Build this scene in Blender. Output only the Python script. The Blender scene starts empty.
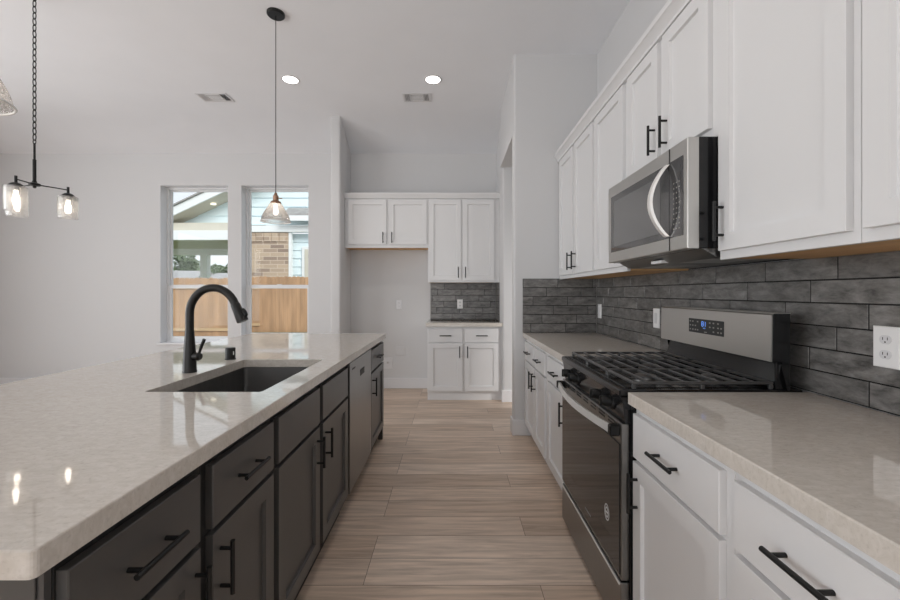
import bpy, bmesh, math, random
from mathutils import Vector, Matrix
random.seed(7)
sc = bpy.context.scene
COL = sc.collection

# ------------------------------------------------------------------ camera
cam = bpy.data.cameras.new('camera'); cam.sensor_width = 36; cam.lens = 16.0
cam.shift_x = -2/900; cam.shift_y = -7.5/900; cam.clip_end = 300; cam.clip_start = 0.02
co = bpy.data.objects.new('camera', cam); COL.objects.link(co)
co.location = (0, 0, 1.27); co.rotation_euler = (math.pi/2, 0, 0)
sc.camera = co
# ------------------------------------------------------------------ world, exposure
sc.view_settings.view_transform = 'Standard'; sc.view_settings.look = 'None'
sc.view_settings.gamma = 1; sc.view_settings.use_curve_mapping = False
sc.view_settings.exposure = -0.33
w = bpy.data.worlds.new('world'); sc.world = w; w.use_nodes = True
nt = w.node_tree; bg = nt.nodes['Background']
tc = nt.nodes.new('ShaderNodeTexCoord'); sp = nt.nodes.new('ShaderNodeSeparateXYZ')
rp = nt.nodes.new('ShaderNodeValToRGB'); nt.links.new(tc.outputs['Generated'], sp.inputs[0])
nt.links.new(sp.outputs['Z'], rp.inputs[0]); nt.links.new(rp.outputs[0], bg.inputs[0])
rp.color_ramp.elements[0].position = 0.0; rp.color_ramp.elements[0].color = (0.90, 0.93, 0.96, 1)
rp.color_ramp.elements[1].position = 0.7; rp.color_ramp.elements[1].color = (0.72, 0.82, 0.95, 1)
bg.inputs[1].default_value = 1.4
sc.cycles.use_denoising = True
sc.cycles.max_bounces = 10; sc.cycles.diffuse_bounces = 6; sc.cycles.glossy_bounces = 5
sc.cycles.transparent_max_bounces = 24; sc.cycles.caustics_reflective = False; sc.cycles.caustics_refractive = False
sc.cycles.sample_clamp_indirect = 6

def light(name, kind, loc, rot, power, color=(1, 1, 1), **kw):
    l = bpy.data.lights.new(name, kind); l.energy = power; l.color = color
    for k, v in kw.items(): setattr(l, k, v)
    o = bpy.data.objects.new(name, l); COL.objects.link(o); o.location = loc; o.rotation_euler = rot
    return o
R = math.radians
light('sun', 'SUN', (0, -8, 12), (R(60), R(0), R(42)), 3.6, (1, 0.97, 0.93), angle=R(25))
# added fill lamps, inside unseen openings in the rear and left walls
light('rear_fill', 'AREA', (-2.3, -4.85, 1.35), (R(90), 0, 0), 88, (0.955, 0.98, 1), shape='RECTANGLE', size=5.6, size_y=2.5)
light('side_fill', 'AREA', (-6.05, 0.6, 1.5), (0, R(-90), 0), 165, (0.955, 0.98, 1), shape='RECTANGLE', size=2.2, size_y=4.6)

# ------------------------------------------------------------------ materials
def new_mat(name):
    m = bpy.data.materials.new(name); m.use_nodes = True
    return m, m.node_tree, m.node_tree.nodes['Principled BSDF']
def setp(b, col=None, rough=None, metal=None, spec=None, coat=None, coatr=None):
    if col is not None: b.inputs['Base Color'].default_value = (*col, 1)
    if rough is not None: b.inputs['Roughness'].default_value = rough
    if metal is not None: b.inputs['Metallic'].default_value = metal
    if spec is not None: b.inputs['Specular IOR Level'].default_value = spec
    if coat is not None: b.inputs['Coat Weight'].default_value = coat
    if coatr is not None: b.inputs['Coat Roughness'].default_value = coatr
def mat(name, col, rough=0.5, metal=0, spec=0.5, coat=None, coatr=None, var=0.06, scale=(3, 3, 3), bump=0.0, bscale=60, detail=3):
    """principled with a faint noise in its colour and an optional fine bump"""
    m, nt, b = new_mat(name); setp(b, col, rough, metal, spec, coat, coatr)
    tc = nt.nodes.new('ShaderNodeTexCoord'); mp = nt.nodes.new('ShaderNodeMapping')
    mp.inputs['Scale'].default_value = scale; nt.links.new(tc.outputs['Object'], mp.inputs[0])
    n = nt.nodes.new('ShaderNodeTexNoise'); n.inputs['Scale'].default_value = 1.0; n.inputs['Detail'].default_value = detail
    nt.links.new(mp.outputs[0], n.inputs['Vector'])
    r = nt.nodes.new('ShaderNodeValToRGB'); r.color_ramp.elements[0].position = 0.3; r.color_ramp.elements[1].position = 0.7
    r.color_ramp.elements[0].color = (*[c*(1-var) for c in col], 1); r.color_ramp.elements[1].color = (*[min(1, c*(1+var)) for c in col], 1)
    nt.links.new(n.outputs['Fac'], r.inputs[0]); nt.links.new(r.outputs[0], b.inputs['Base Color'])
    if bump:
        n2 = nt.nodes.new('ShaderNodeTexNoise'); n2.inputs['Scale'].default_value = bscale
        nt.links.new(tc.outputs['Object'], n2.inputs['Vector'])
        bp = nt.nodes.new('ShaderNodeBump'); bp.inputs['Strength'].default_value = bump; bp.inputs['Distance'].default_value = 0.002
        nt.links.new(n2.outputs['Fac'], bp.inputs['Height']); nt.links.new(bp.outputs[0], b.inputs['Normal'])
    return m
def emit(name, col, s):
    m, nt, b = new_mat(name); setp(b, (0, 0, 0), 0.6)
    b.inputs['Emission Color'].default_value = (*col, 1); b.inputs['Emission Strength'].default_value = s
    return m
def glass(name, tint=(1, 1, 1), refl=1.0, rough=0.0, ior=1.45, seeds=0, veil=.05):
    m, nt, b = new_mat(name); nt.nodes.remove(b)
    out = nt.nodes['Material Output']
    tr = nt.nodes.new('ShaderNodeBsdfTransparent'); tr.inputs[0].default_value = (*tint, 1)
    gl = nt.nodes.new('ShaderNodeBsdfGlossy'); gl.inputs['Roughness'].default_value = rough
    fr = nt.nodes.new('ShaderNodeFresnel'); fr.inputs[0].default_value = ior
    mul = nt.nodes.new('ShaderNodeMath'); mul.operation = 'MULTIPLY'; mul.inputs[1].default_value = refl
    mx = nt.nodes.new('ShaderNodeMixShader')
    nt.links.new(fr.outputs[0], mul.inputs[0]); nt.links.new(mul.outputs[0], mx.inputs[0])
    nt.links.new(tr.outputs[0], mx.inputs[1]); nt.links.new(gl.outputs[0], mx.inputs[2])
    last = mx
    if seeds:
        tc = nt.nodes.new('ShaderNodeTexCoord'); vo = nt.nodes.new('ShaderNodeTexVoronoi'); vo.inputs['Scale'].default_value = seeds
        nt.links.new(tc.outputs['Object'], vo.inputs['Vector'])
        bp = nt.nodes.new('ShaderNodeBump'); bp.inputs['Strength'].default_value = 0.8; bp.inputs['Distance'].default_value = 0.003
        nt.links.new(vo.outputs['Distance'], bp.inputs['Height'])
        nt.links.new(bp.outputs[0], gl.inputs['Normal']); nt.links.new(bp.outputs[0], fr.inputs['Normal'])
        df = nt.nodes.new('ShaderNodeBsdfTranslucent'); df.inputs[0].default_value = (1, 0.97, 0.93, 1)
        mx2 = nt.nodes.new('ShaderNodeMixShader'); rr = nt.nodes.new('ShaderNodeValToRGB')
        rr.color_ramp.elements[0].position = 0.1; rr.color_ramp.elements[0].color = (0.45, 0.45, 0.45, 1)
        rr.color_ramp.elements[1].position = 0.5; rr.color_ramp.elements[1].color = (veil, veil, veil, 1)
        nt.links.new(vo.outputs['Distance'], rr.inputs[0]); nt.links.new(rr.outputs[0], mx2.inputs[0])
        nt.links.new(mx.outputs[0], mx2.inputs[1]); nt.links.new(df.outputs[0], mx2.inputs[2]); last = mx2
    nt.links.new(last.outputs[0], out.inputs['Surface'])
    return m

M = {}
M['wall'] = mat('wall_paint', (0.638, 0.638, 0.643), 0.75, spec=0.3, var=0.01, scale=(.5, .5, .5), bump=0.15, bscale=120)
M['ceiling'] = mat('ceiling_paint', (0.765, 0.775, 0.80), 0.9, spec=0.2, var=0.01, bump=0.2, bscale=90)
M['trimw'] = mat('white_trim_paint', (0.72, 0.72, 0.735), 0.4, var=0.01)
M['cab'] = mat('white_cabinet_paint', (0.72, 0.72, 0.725), 0.32, var=0.012, scale=(1, 1, 1))
M['isl'] = mat('charcoal_cabinet_paint', (0.076, 0.073, 0.070), 0.34, var=0.06, scale=(2, 2, 2))
M['islf'] = mat('black_island_frame', (0.010, 0.010, 0.010), 0.5, var=0.05)  # island carcasses and toe kicks, darker than the doors
M['black'] = mat('matte_black_metal', (0.007, 0.007, 0.007), 0.40, metal=0.0, spec=0.35, var=0.05)
M['bronze'] = mat('oil_rubbed_bronze', (0.008, 0.007, 0.006), 0.36, metal=0.0, spec=0.4, var=0.1)
M['iron'] = mat('cast_iron', (0.055, 0.055, 0.056), 0.30, spec=1.0, var=0.15, scale=(40, 40, 40), bump=0.2, bscale=400)
M['enamel'] = mat('black_enamel', (0.008, 0.008, 0.009), 0.16, spec=0.5, var=0.05)
M['plastic'] = mat('black_plastic', (0.006, 0.006, 0.006), 0.35, spec=0.35, var=0.05)
M['dsteel'] = mat('dark_sink_steel', (0.20, 0.195, 0.19), 0.38, metal=0.9, var=0.05, scale=(2, 60, 2))
M['wood'] = mat('raw_plywood', (0.66, 0.40, 0.19), 0.6, var=0.12, scale=(12, 1.5, 12))
M['plate'] = mat('white_plastic_plate', (0.86, 0.86, 0.86), 0.35, var=0.01)
M['slot'] = mat('dark_slot', (0.03, 0.03, 0.03), 0.6, var=0.05)
M['copper'] = mat('aged_copper', (0.36, 0.22, 0.15), 0.35, metal=0.9, var=0.15, scale=(30, 30, 30))
M['grout'] = mat('dark_grout', (0.012, 0.012, 0.012), 0.9, var=0.1)
M['vent'] = mat('white_register_paint', (0.66, 0.66, 0.67), 0.5, var=0.01)
M['ventd'] = mat('register_duct', (0.10, 0.10, 0.10), 0.8, var=0.05)
M['blackglass'] = mat('black_oven_glass', (0.014, 0.014, 0.015), 0.06, spec=0.6, var=0.03)
M['mwglass'] = mat('smoked_microwave_glass', (0.06, 0.06, 0.062), 0.07, spec=1.2, var=0.03)
M['mwwin'] = mat('microwave_window_mesh', (0.11, 0.11, 0.112), 0.12, spec=1.2, var=0.03)
M['sticker'] = mat('pale_print', (0.60, 0.60, 0.60), 0.5, var=0.02)
M['button'] = mat('grey_button_print', (0.30, 0.29, 0.27), 0.5, var=0.02)
M['blue'] = emit('blue_digits', (0.15, 0.35, 1.0), 1.6)
M['bulb'] = emit('warm_bulb', (1.0, 0.91, 0.80), 11)
M['can'] = emit('can_diffuser', (1.0, 0.96, 0.90), 9)
M['outlamp'] = emit('porch_lamp', (1.0, 0.93, 0.75), 2)
M['pane'] = glass('window_glass', (0.98, 0.99, 0.99), 0.25)
M['seeded'] = glass('seeded_glass', (0.98, 0.97, 0.96), 2.2, 0.05, 1.5, seeds=150)
M['clear'] = glass('clear_shade_glass', (0.99, 0.98, 0.97), 1.3, 0.06, 1.5, seeds=120, veil=.22)
M['rim'] = mat('glass_rim_highlight', (0.85, 0.85, 0.84), 0.15, var=0.02)  # solid white stands in for the highlight along the clear shade's edge
M['vinyl'] = mat('white_vinyl', (0.76, 0.77, 0.78), 0.4, var=0.01)
# brushed steel
def steel(name, col, rough, along, metal=1.0):
    m, nt, b = new_mat(name); setp(b, col, rough, metal)
    tc = nt.nodes.new('ShaderNodeTexCoord'); mp = nt.nodes.new('ShaderNodeMapping')
    mp.inputs['Scale'].default_value = along; nt.links.new(tc.outputs['Object'], mp.inputs[0])
    n = nt.nodes.new('ShaderNodeTexNoise'); n.inputs['Scale'].default_value = 1; n.inputs['Detail'].default_value = 4
    nt.links.new(mp.outputs[0], n.inputs['Vector'])
    mr = nt.nodes.new('ShaderNodeMapRange'); mr.inputs['To Min'].default_value = rough-0.05; mr.inputs['To Max'].default_value = rough+0.08
    nt.links.new(n.outputs['Fac'], mr.inputs['Value']); nt.links.new(mr.outputs[0], b.inputs['Roughness'])
    bp = nt.nodes.new('ShaderNodeBump'); bp.inputs['Strength'].default_value = 0.05; bp.inputs['Distance'].default_value = 0.001
    nt.links.new(n.outputs['Fac'], bp.inputs['Height']); nt.links.new(bp.outputs[0], b.inputs['Normal'])
    return m
M['steel'] = steel('stainless_steel', (0.58, 0.57, 0.55), 0.36, (400, 3, 400))
M['steelv'] = steel('dark_stainless_steel', (0.27, 0.266, 0.258), 0.30, (300, 300, 3))
M['bright'] = steel('polished_handle_steel', (0.80, 0.79, 0.77), 0.40, (200, 6, 200), .55)
# quartz
def quartz():
    m, nt, b = new_mat('cream_quartz'); setp(b, (0.6, 0.55, 0.5), 0.035, 0, 0.55)
    tc = nt.nodes.new('ShaderNodeTexCoord')
    mp = nt.nodes.new('ShaderNodeMapping'); mp.inputs['Scale'].default_value = (16, 34, 20); mp.inputs['Rotation'].default_value = (0, 0, 0.25)
    nt.links.new(tc.outputs['Object'], mp.inputs[0])
    n1 = nt.nodes.new('ShaderNodeTexNoise'); n1.inputs['Scale'].default_value = 2.2; n1.inputs['Detail'].default_value = 7; n1.inputs['Roughness'].default_value = 0.62; n1.inputs['Distortion'].default_value = 0.8
    nt.links.new(mp.outputs[0], n1.inputs['Vector'])
    r1 = nt.nodes.new('ShaderNodeValToRGB'); e = r1.color_ramp.elements
    e[0].position = 0.33; e[0].color = (0.555, 0.512, 0.460, 1); e[1].position = 0.52; e[1].color = (0.605, 0.563, 0.512, 1)
    x = e.new(0.70); x.color = (0.66, 0.615, 0.57, 1)
    nt.links.new(n1.outputs['Fac'], r1.inputs[0])
    n2 = nt.nodes.new('ShaderNodeTexNoise'); n2.inputs['Scale'].default_value = 130; n2.inputs['Detail'].default_value = 2
    nt.links.new(tc.outputs['Object'], n2.inputs['Vector'])
    r2 = nt.nodes.new('ShaderNodeValToRGB'); e = r2.color_ramp.elements
    e[0].position = 0.30; e[0].color = (0.72, 0.70, 0.68, 1); e[1].position = 0.42; e[1].color = (1, 1, 1, 1)
    nt.links.new(n2.outputs['Fac'], r2.inputs[0])
    mx = nt.nodes.new('ShaderNodeMix'); mx.data_type = 'RGBA'; mx.blend_type = 'MULTIPLY'; mx.inputs[0].default_value = 0.35
    nt.links.new(r1.outputs[0], mx.inputs[6]); nt.links.new(r2.outputs[0], mx.inputs[7]); nt.links.new(mx.outputs[2], b.inputs['Base Color'])
    return m
M['quartz'] = quartz()
# plank floor
def planks():
    m, nt, b = new_mat('oak_plank_floor'); setp(b, (0.4, 0.3, 0.2), 0.36, 0, 0.4)
    tc = nt.nodes.new('ShaderNodeTexCoord'); mp = nt.nodes.new('ShaderNodeMapping')
    mp.inputs['Location'].default_value = (0.386+2.44, -0.1465+1.765, 0); nt.links.new(tc.outputs['Object'], mp.inputs[0])
    br = nt.nodes.new('ShaderNodeTexBrick'); br.offset = 0.37; br.offset_frequency = 3; br.squash = 1
    br.inputs['Scale'].default_value = 1; br.inputs['Brick Width'].default_value = 1.22; br.inputs['Row Height'].default_value = 0.1765
    br.inputs['Mortar Size'].default_value = 0.0013; br.inputs['Mortar Smooth'].default_value = 0.2
    br.inputs['Color1'].default_value = (0, 0, 0, 1); br.inputs['Color2'].default_value = (1, 1, 1, 1); br.inputs['Mortar'].default_value = (0.5, 0.5, 0.5, 1)
    nt.links.new(mp.outputs[0], br.inputs['Vector'])
    rr = nt.nodes.new('ShaderNodeValToRGB'); e = rr.color_ramp.elements
    e[0].position = 0.0; e[0].color = (0.545, 0.425, 0.335, 1); e[1].position = 1.0; e[1].color = (0.700, 0.580, 0.485, 1)
    x = e.new(0.5); x.color = (0.625, 0.500, 0.405, 1)
    nt.links.new(br.outputs['Color'], rr.inputs[0])
    # grain: offset per plank by the brick colour
    add = nt.nodes.new('ShaderNodeVectorMath'); add.operation = 'MULTIPLY_ADD'; add.inputs[1].default_value = (7.3, 3.1, 0)
    nt.links.new(br.outputs['Color'], add.inputs[0]); nt.links.new(mp.outputs[0], add.inputs[2])
    mp2 = nt.nodes.new('ShaderNodeMapping'); mp2.inputs['Scale'].default_value = (1.6, 24, 1); nt.links.new(add.outputs[0], mp2.inputs[0])
    n = nt.nodes.new('ShaderNodeTexNoise'); n.inputs['Scale'].default_value = 1.4; n.inputs['Detail'].default_value = 8; n.inputs['Roughness'].default_value = 0.6; n.inputs['Distortion'].default_value = 0.6
    nt.links.new(mp2.outputs[0], n.inputs['Vector'])
    r2 = nt.nodes.new('ShaderNodeValToRGB'); e = r2.color_ramp.elements
    e[0].position = 0.33; e[0].color = (0.60, 0.57, 0.54, 1); e[1].position = 0.66; e[1].color = (1.22, 1.20, 1.18, 1)
    nt.links.new(n.outputs['Fac'], r2.inputs[0])
    mx = nt.nodes.new('ShaderNodeMix'); mx.data_type = 'RGBA'; mx.blend_type = 'MULTIPLY'; mx.inputs[0].default_value = 0.75
    nt.links.new(rr.outputs[0], mx.inputs[6]); nt.links.new(r2.outputs[0], mx.inputs[7])
    mx2 = nt.nodes.new('ShaderNodeMix'); mx2.data_type = 'RGBA'; mx2.inputs[7].default_value = (0.10, 0.075, 0.055, 1)
    nt.links.new(br.outputs['Fac'], mx2.inputs[0]); nt.links.new(mx.outputs[2], mx2.inputs[6]); nt.links.new(mx2.outputs[2], b.inputs['Base Color'])
    return m
M['floor'] = planks()
# tile: tone per tile from a colour attribute, with a brushed mottling
def tile():
    m, nt, b = new_mat('charcoal_tile'); setp(b, (0.1, 0.1, 0.1), 0.30, 0, 0.7)
    at = nt.nodes.new('ShaderNodeAttribute'); at.attribute_name = 'tone'
    tc = nt.nodes.new('ShaderNodeTexCoord'); mp = nt.nodes.new('ShaderNodeMapping'); mp.inputs['Scale'].default_value = (9, 9, 24)
    add = nt.nodes.new('ShaderNodeVectorMath'); add.operation = 'MULTIPLY_ADD'; add.inputs[1].default_value = (9, 5, 7)
    nt.links.new(at.outputs['Color'], add.inputs[0]); nt.links.new(tc.outputs['Object'], add.inputs[2]); nt.links.new(add.outputs[0], mp.inputs[0])
    n = nt.nodes.new('ShaderNodeTexNoise'); n.inputs['Scale'].default_value = 1.1; n.inputs['Detail'].default_value = 7; n.inputs['Roughness'].default_value = 0.72; n.inputs['Distortion'].default_value = 0.3
    nt.links.new(mp.outputs[0], n.inputs['Vector'])
    r = nt.nodes.new('ShaderNodeValToRGB'); e = r.color_ramp.elements
    e[0].position = 0.32; e[0].color = (0.050, 0.047, 0.044, 1); e[1].position = 0.70; e[1].color = (0.270, 0.262, 0.252, 1)
    nt.links.new(n.outputs['Fac'], r.inputs[0])
    mr = nt.nodes.new('ShaderNodeMapRange'); mr.inputs['To Min'].default_value = 0.72; mr.inputs['To Max'].default_value = 1.2
    nt.links.new(at.outputs['Fac'], mr.inputs['Value'])
    vm = nt.nodes.new('ShaderNodeVectorMath'); vm.operation = 'SCALE'
    nt.links.new(r.outputs[0], vm.inputs[0]); nt.links.new(mr.outputs[0], vm.inputs['Scale']); nt.links.new(vm.outputs[0], b.inputs['Base Color'])
    bp = nt.nodes.new('ShaderNodeBump'); bp.inputs['Strength'].default_value = 0.55; bp.inputs['Distance'].default_value = 0.002
    nt.links.new(n.outputs['Fac'], bp.inputs['Height']); nt.links.new(bp.outputs[0], b.inputs['Normal'])
    m2 = nt.nodes.new('ShaderNodeMapRange'); m2.inputs['To Min'].default_value = 0.24; m2.inputs['To Max'].default_value = 0.42
    nt.links.new(n.outputs['Fac'], m2.inputs['Value']); nt.links.new(m2.outputs[0], b.inputs['Roughness'])
    return m
M['tile'] = tile()
# outdoors
M['siding'] = mat('pale_blue_siding', (0.72, 0.84, 0.88), 0.7, var=0.02)
M['soffit'] = mat('beige_soffit', (0.58, 0.55, 0.47), 0.8, var=0.03)
M['outtrim'] = mat('outdoor_white_trim', (0.80, 0.82, 0.82), 0.6, var=0.02)
M['shingle'] = mat('grey_shingles', (0.36, 0.35, 0.34), 0.9, var=0.2, scale=(6, 6, 6))
M['concrete'] = mat('concrete', (0.62, 0.61, 0.60), 0.9, var=0.06, scale=(2, 2, 2))
M['grass'] = mat('grass', (0.16, 0.20, 0.08), 0.95, var=0.3, scale=(4, 4, 4))
M['leaf'] = mat('leaves', (0.10, 0.14, 0.07), 0.8, var=0.35, scale=(3, 3, 3))
M['bark'] = mat('bark', (0.10, 0.08, 0.06), 0.9, var=0.2)
M['creamwall'] = mat('cream_far_wall', (0.6, 0.57, 0.5), 0.8, var=0.03)
M['fence'] = mat('cedar_fence', (0.40, 0.245, 0.135), 0.8, var=0.22, scale=(6, 6, 0.8), detail=5)
M['fencer'] = mat('cedar_rail', (0.50, 0.35, 0.20), 0.8, var=0.12, scale=(1, 6, 6))
def bricks():
    m, nt, b = new_mat('tan_brick'); setp(b, (0.4, 0.3, 0.2), 0.9)
    tc = nt.nodes.new('ShaderNodeTexCoord'); sx = nt.nodes.new('ShaderNodeSeparateXYZ'); cx = nt.nodes.new('ShaderNodeCombineXYZ')
    nt.links.new(tc.outputs['Object'], sx.inputs[0]); nt.links.new(sx.outputs['X'], cx.inputs['X']); nt.links.new(sx.outputs['Z'], cx.inputs['Y'])
    br = nt.nodes.new('ShaderNodeTexBrick'); br.inputs['Scale'].default_value = 1; br.inputs['Brick Width'].default_value = 0.56; br.inputs['Row Height'].default_value = 0.155
    br.inputs['Mortar Size'].default_value = 0.012; br.inputs['Bias'].default_value = -0.35
    br.inputs['Color1'].default_value = (0.50, 0.39, 0.29, 1); br.inputs['Color2'].default_value = (0.16, 0.11, 0.10, 1); br.inputs['Mortar'].default_value = (0.60, 0.50, 0.40, 1)
    nt.links.new(cx.outputs[0], br.inputs['Vector']); nt.links.new(br.outputs['Color'], b.inputs['Base Color'])
    return m
M['brick'] = bricks()

# ------------------------------------------------------------------ mesh helpers
class MB:
    """collects shapes (world coordinates) into ONE mesh object"""
    def __init__(s, T=None): s.bm = bmesh.new(); s.T = T; s.ang = 32
    def _p(s, p): return Vector(s.T(*p)) if s.T else Vector(p)
    def box(s, x0, x1, y0, y1, z0, z1, bev=0.0, seg=1):
        vs = [s.bm.verts.new(s._p((x, y, z))) for x in (x0, x1) for y in (y0, y1) for z in (z0, z1)]
        fs = [s.bm.faces.new([vs[i] for i in q]) for q in ((0, 1, 3, 2), (4, 6, 7, 5), (0, 4, 5, 1), (2, 3, 7, 6), (0, 2, 6, 4), (1, 5, 7, 3))]
        bmesh.ops.recalc_face_normals(s.bm, faces=fs)
        if bev > 0:
            es = list({e for f in fs for e in f.edges})
            bmesh.ops.bevel(s.bm, geom=es, offset=bev, segments=seg, affect='EDGES', profile=0.5, clamp_overlap=True)
        return s
    def loops(s, rings, cap0=True, cap1=True, closed=True):
        vr = [[s.bm.verts.new(s._p(p)) for p in r] for r in rings]
        fs = []
        n = len(vr[0])
        for a, b in zip(vr[:-1], vr[1:]):
            for i in range(n if closed else n-1):
                j = (i+1) % n
                try: fs.append(s.bm.faces.new((a[i], a[j], b[j], b[i])))
                except ValueError: pass
        if cap0: fs.append(s.bm.faces.new(vr[0][::-1]))
        if cap1: fs.append(s.bm.faces.new(vr[-1]))
        bmesh.ops.recalc_face_normals(s.bm, faces=fs)
        return s
    def ringclose(s, rings):
        """rings joined first to last in a torus-like closed skin"""
        vr = [[s.bm.verts.new(s._p(p)) for p in r] for r in rings]
        fs = []; n = len(vr[0]); m = len(vr)
        for k in range(m):
            a, b = vr[k], vr[(k+1) % m]
            for i in range(n):
                j = (i+1) % n
                fs.append(s.bm.faces.new((a[i], a[j], b[j], b[i])))
        bmesh.ops.recalc_face_normals(s.bm, faces=fs)
        return s
    def prism(s, poly, z0, z1):
        return s.loops([[(x, y, z0) for x, y in poly], [(x, y, z1) for x, y in poly]])
    def prism_y(s, poly, y0, y1):
        return s.loops([[(x, y0, z) for x, z in poly], [(x, y1, z) for x, z in poly]])
    def prism_x(s, poly, x0, x1):
        return s.loops([[(x0, y, z) for y, z in poly], [(x1, y, z) for y, z in poly]])
    def tube(s, pts, r, n=10, caps=True, flat=None):
        pts = [Vector(s._p(p)) for p in pts]; T, s.T = s.T, None; s.ang = 50 if n < 12 else 34
        rs = r if isinstance(r, (list, tuple)) else [r]*len(pts)
        rings = []; prev = None
        for i, p in enumerate(pts):
            t = (pts[min(i+1, len(pts)-1)]-pts[max(i-1, 0)]).normalized()
            if prev is None:
                a = Vector((0, 0, 1)) if abs(t.z) < 0.9 else Vector((1, 0, 0))
                u = t.cross(a).normalized()
            else:
                u = (prev - t*prev.dot(t)).normalized()
            prev = u; v = t.cross(u)
            rings.append([p+(u*math.cos(2*math.pi*k/n)+v*math.sin(2*math.pi*k/n)*(flat or 1))*rs[i] for k in range(n)])
        s.loops(rings, caps, caps); s.T = T
        return s
    def cyl(s, p0, p1, r, r1=None, n=20):
        return s.tube([p0, p1], [r, r if r1 is None else r1], n)
    def lathe(s, cx, cy, prof, n=28, cap0=True, cap1=True):
        """prof: (radius, z)"""
        return s.loops([[(cx+r*math.cos(2*math.pi*k/n), cy+r*math.sin(2*math.pi*k/n), z) for k in range(n)] for r, z in prof], cap0, cap1)
    def build(s, name, m, parent=None, origin=None, smooth=True, tone=None):
        bm = s.bm
        if origin is None: origin = parent.matrix_world_loc if False else (Vector(parent['_o']) if parent is not None else Vector((0, 0, 0)))
        origin = Vector(origin)
        bmesh.ops.translate(bm, verts=bm.verts, vec=-origin)
        if smooth:
            for f in bm.faces: f.smooth = True
            for e in bm.edges:
                if len(e.link_faces) != 2 or e.calc_face_angle(0) > R(s.ang): e.smooth = False
        me = bpy.data.meshes.new(name); bm.to_mesh(me); bm.free()
        me.materials.append(m)
        o = bpy.data.objects.new(name, me); COL.objects.link(o)
        o['_o'] = origin[:]
        if parent is None: o.location = origin
        else: o.parent = parent
        return o
def tag(o, label=None, cat=None, group=None, kind=None):
    if label: o['label'] = label
    if cat: o['category'] = cat
    if group: o['group'] = group
    if kind: o['kind'] = kind
    return o
def thing(name, loc, label=None, cat=None, group=None, kind=None):
    o = bpy.data.objects.new(name, None); COL.objects.link(o); o.location = loc; o['_o'] = tuple(loc)
    o.empty_display_size = 0.1
    return tag(o, label, cat, group, kind)
def struct(name, mb, m, **kw):
    return tag(mb.build(name, m, **kw), kind='structure')
def rrect(x0, x1, y0, y1, r, k=4):
    pts = []
    for cx, cy, a0 in ((x1-r, y1-r, 0), (x0+r, y1-r, 90), (x0+r, y0+r, 180), (x1-r, y0+r, 270)):
        for i in range(k+1):
            a = R(a0+90*i/k); pts.append((cx+r*math.cos(a), cy+r*math.sin(a)))
    return pts

CH = 3.39      # ceiling height
YB = 5.30      # back wall
XW = 1.293     # range wall plane (tile face at 1.283)
YE = 3.56      # short wall ending the range run
# ------------------------------------------------------------------ room shell
struct('floor', MB().box(-6.3, 3.0, -5.2, 5.5, -0.1, 0.0), M['floor'])
m = MB(); m.prism_x([(-5.2, CH), (4.8, CH), (YB+.2, 3.0), (YB+.2, 3.62), (-5.2, 3.62)], -6.3, 3.0)
struct('ceiling', m, M['ceiling'])
WIN = [(-3.869, -2.968), (-2.796, -1.900)]; WZ0, WZ1 = 0.60, 2.694
m = MB()
xs = [-6.3, WIN[0][0], WIN[0][1], WIN[1][0], WIN[1][1], 3.0]
for a, b in ((0, 1), (2, 3), (4, 5)): m.box(xs[a], xs[b], YB, YB+.20, 0, 3.2)
for a, b in WIN: m.box(a, b, YB, YB+.20, 0, WZ0); m.box(a, b, YB, YB+.20, WZ1, 3.2)
struct('wall_back', m, M['wall'])
def rounded_wall(x0, x1, y0, y1, corners, r=0.022, k=5):
    """rectangle with bullnose on the named corners ('ll','lr','ul','ur')"""
    pts = []
    for nm, cx, cy, sx, sy, a0 in (('ur', x1, y1, -1, -1, 0), ('ul', x0, y1, 1, -1, 90), ('ll', x0, y0, 1, 1, 180), ('lr', x1, y0, -1, 1, 270)):
        if nm in corners:
            for i in range(k+1):
                a = R(a0+90*i/k); pts.append((cx+sx*r+r*math.cos(a), cy+sy*r+r*math.sin(a)))
        else: pts.append((cx, cy))
    return pts
struct('wall_right', MB().box(XW, XW+.15, -5.2, YE, 0, CH), M['wall'])
struct('wall_range_end', MB().prism(rounded_wall(.55, XW+.15, YE, YE+.12, ('ll', 'ul')), 0, CH), M['wall'])
m = MB(); m.box(.56, .69, YE+.12, 4.64, 2.72, CH)
m.prism(rounded_wall(.59, .80, 4.64, YB, ('ll',)), 0, CH)
struct('wall_passage', m, M['wall'])
struct('wall_hall', MB().box(2.4, 2.5, YE+.12, YB, 0, CH), M['wall'])
struct('wall_stub', MB().prism(rounded_wall(-1.46, -1.34, 4.80, YB, ('ll', 'lr')), 0, CH), M['wall'])
m = MB()
m.box(-6.3, -6.15, -5.2, -1.8, 0, CH); m.box(-6.3, -6.15, 3.0, YB, 0, CH); m.box(-6.3, -6.15, -1.8, 3.0, 0, .35); m.box(-6.3, -6.15, -1.8, 3.0, 2.65, CH)
struct('wall_left', m, M['wall'])
m = MB()
m.box(-6.3, -5.2, -5.2, -5.05, 0, CH); m.box(0.6, 1.4, -5.2, -5.05, 0, CH); m.box(-5.2, 0.6, -5.2, -5.05, 2.65, CH)
struct('wall_rear', m, M['wall'])
# baseboards
def bb(name, x0, x1, y0, y1):
    m = MB(); m.box(x0, x1, y0, y1, 0, .14, .004); return struct(name, m, M['trimw'])
bb('baseboard_back', -6.1, -1.462, YB-.015, YB)
bb('baseboard_niche', -1.325, -.305, YB-.015, YB)
bb('baseboard_stub', -1.475, -1.325, 4.785, 4.80)
bb('baseboard_stub_side', -1.34, -1.325, 4.80, YB-.015)
bb('baseboard_range_end', .535, .70, YE-.015, YE)
bb('baseboard_range_end_side', .535, .55, YE, YE+.12)
bb('baseboard_passage', .575, .80, 4.625, 4.64)

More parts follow.
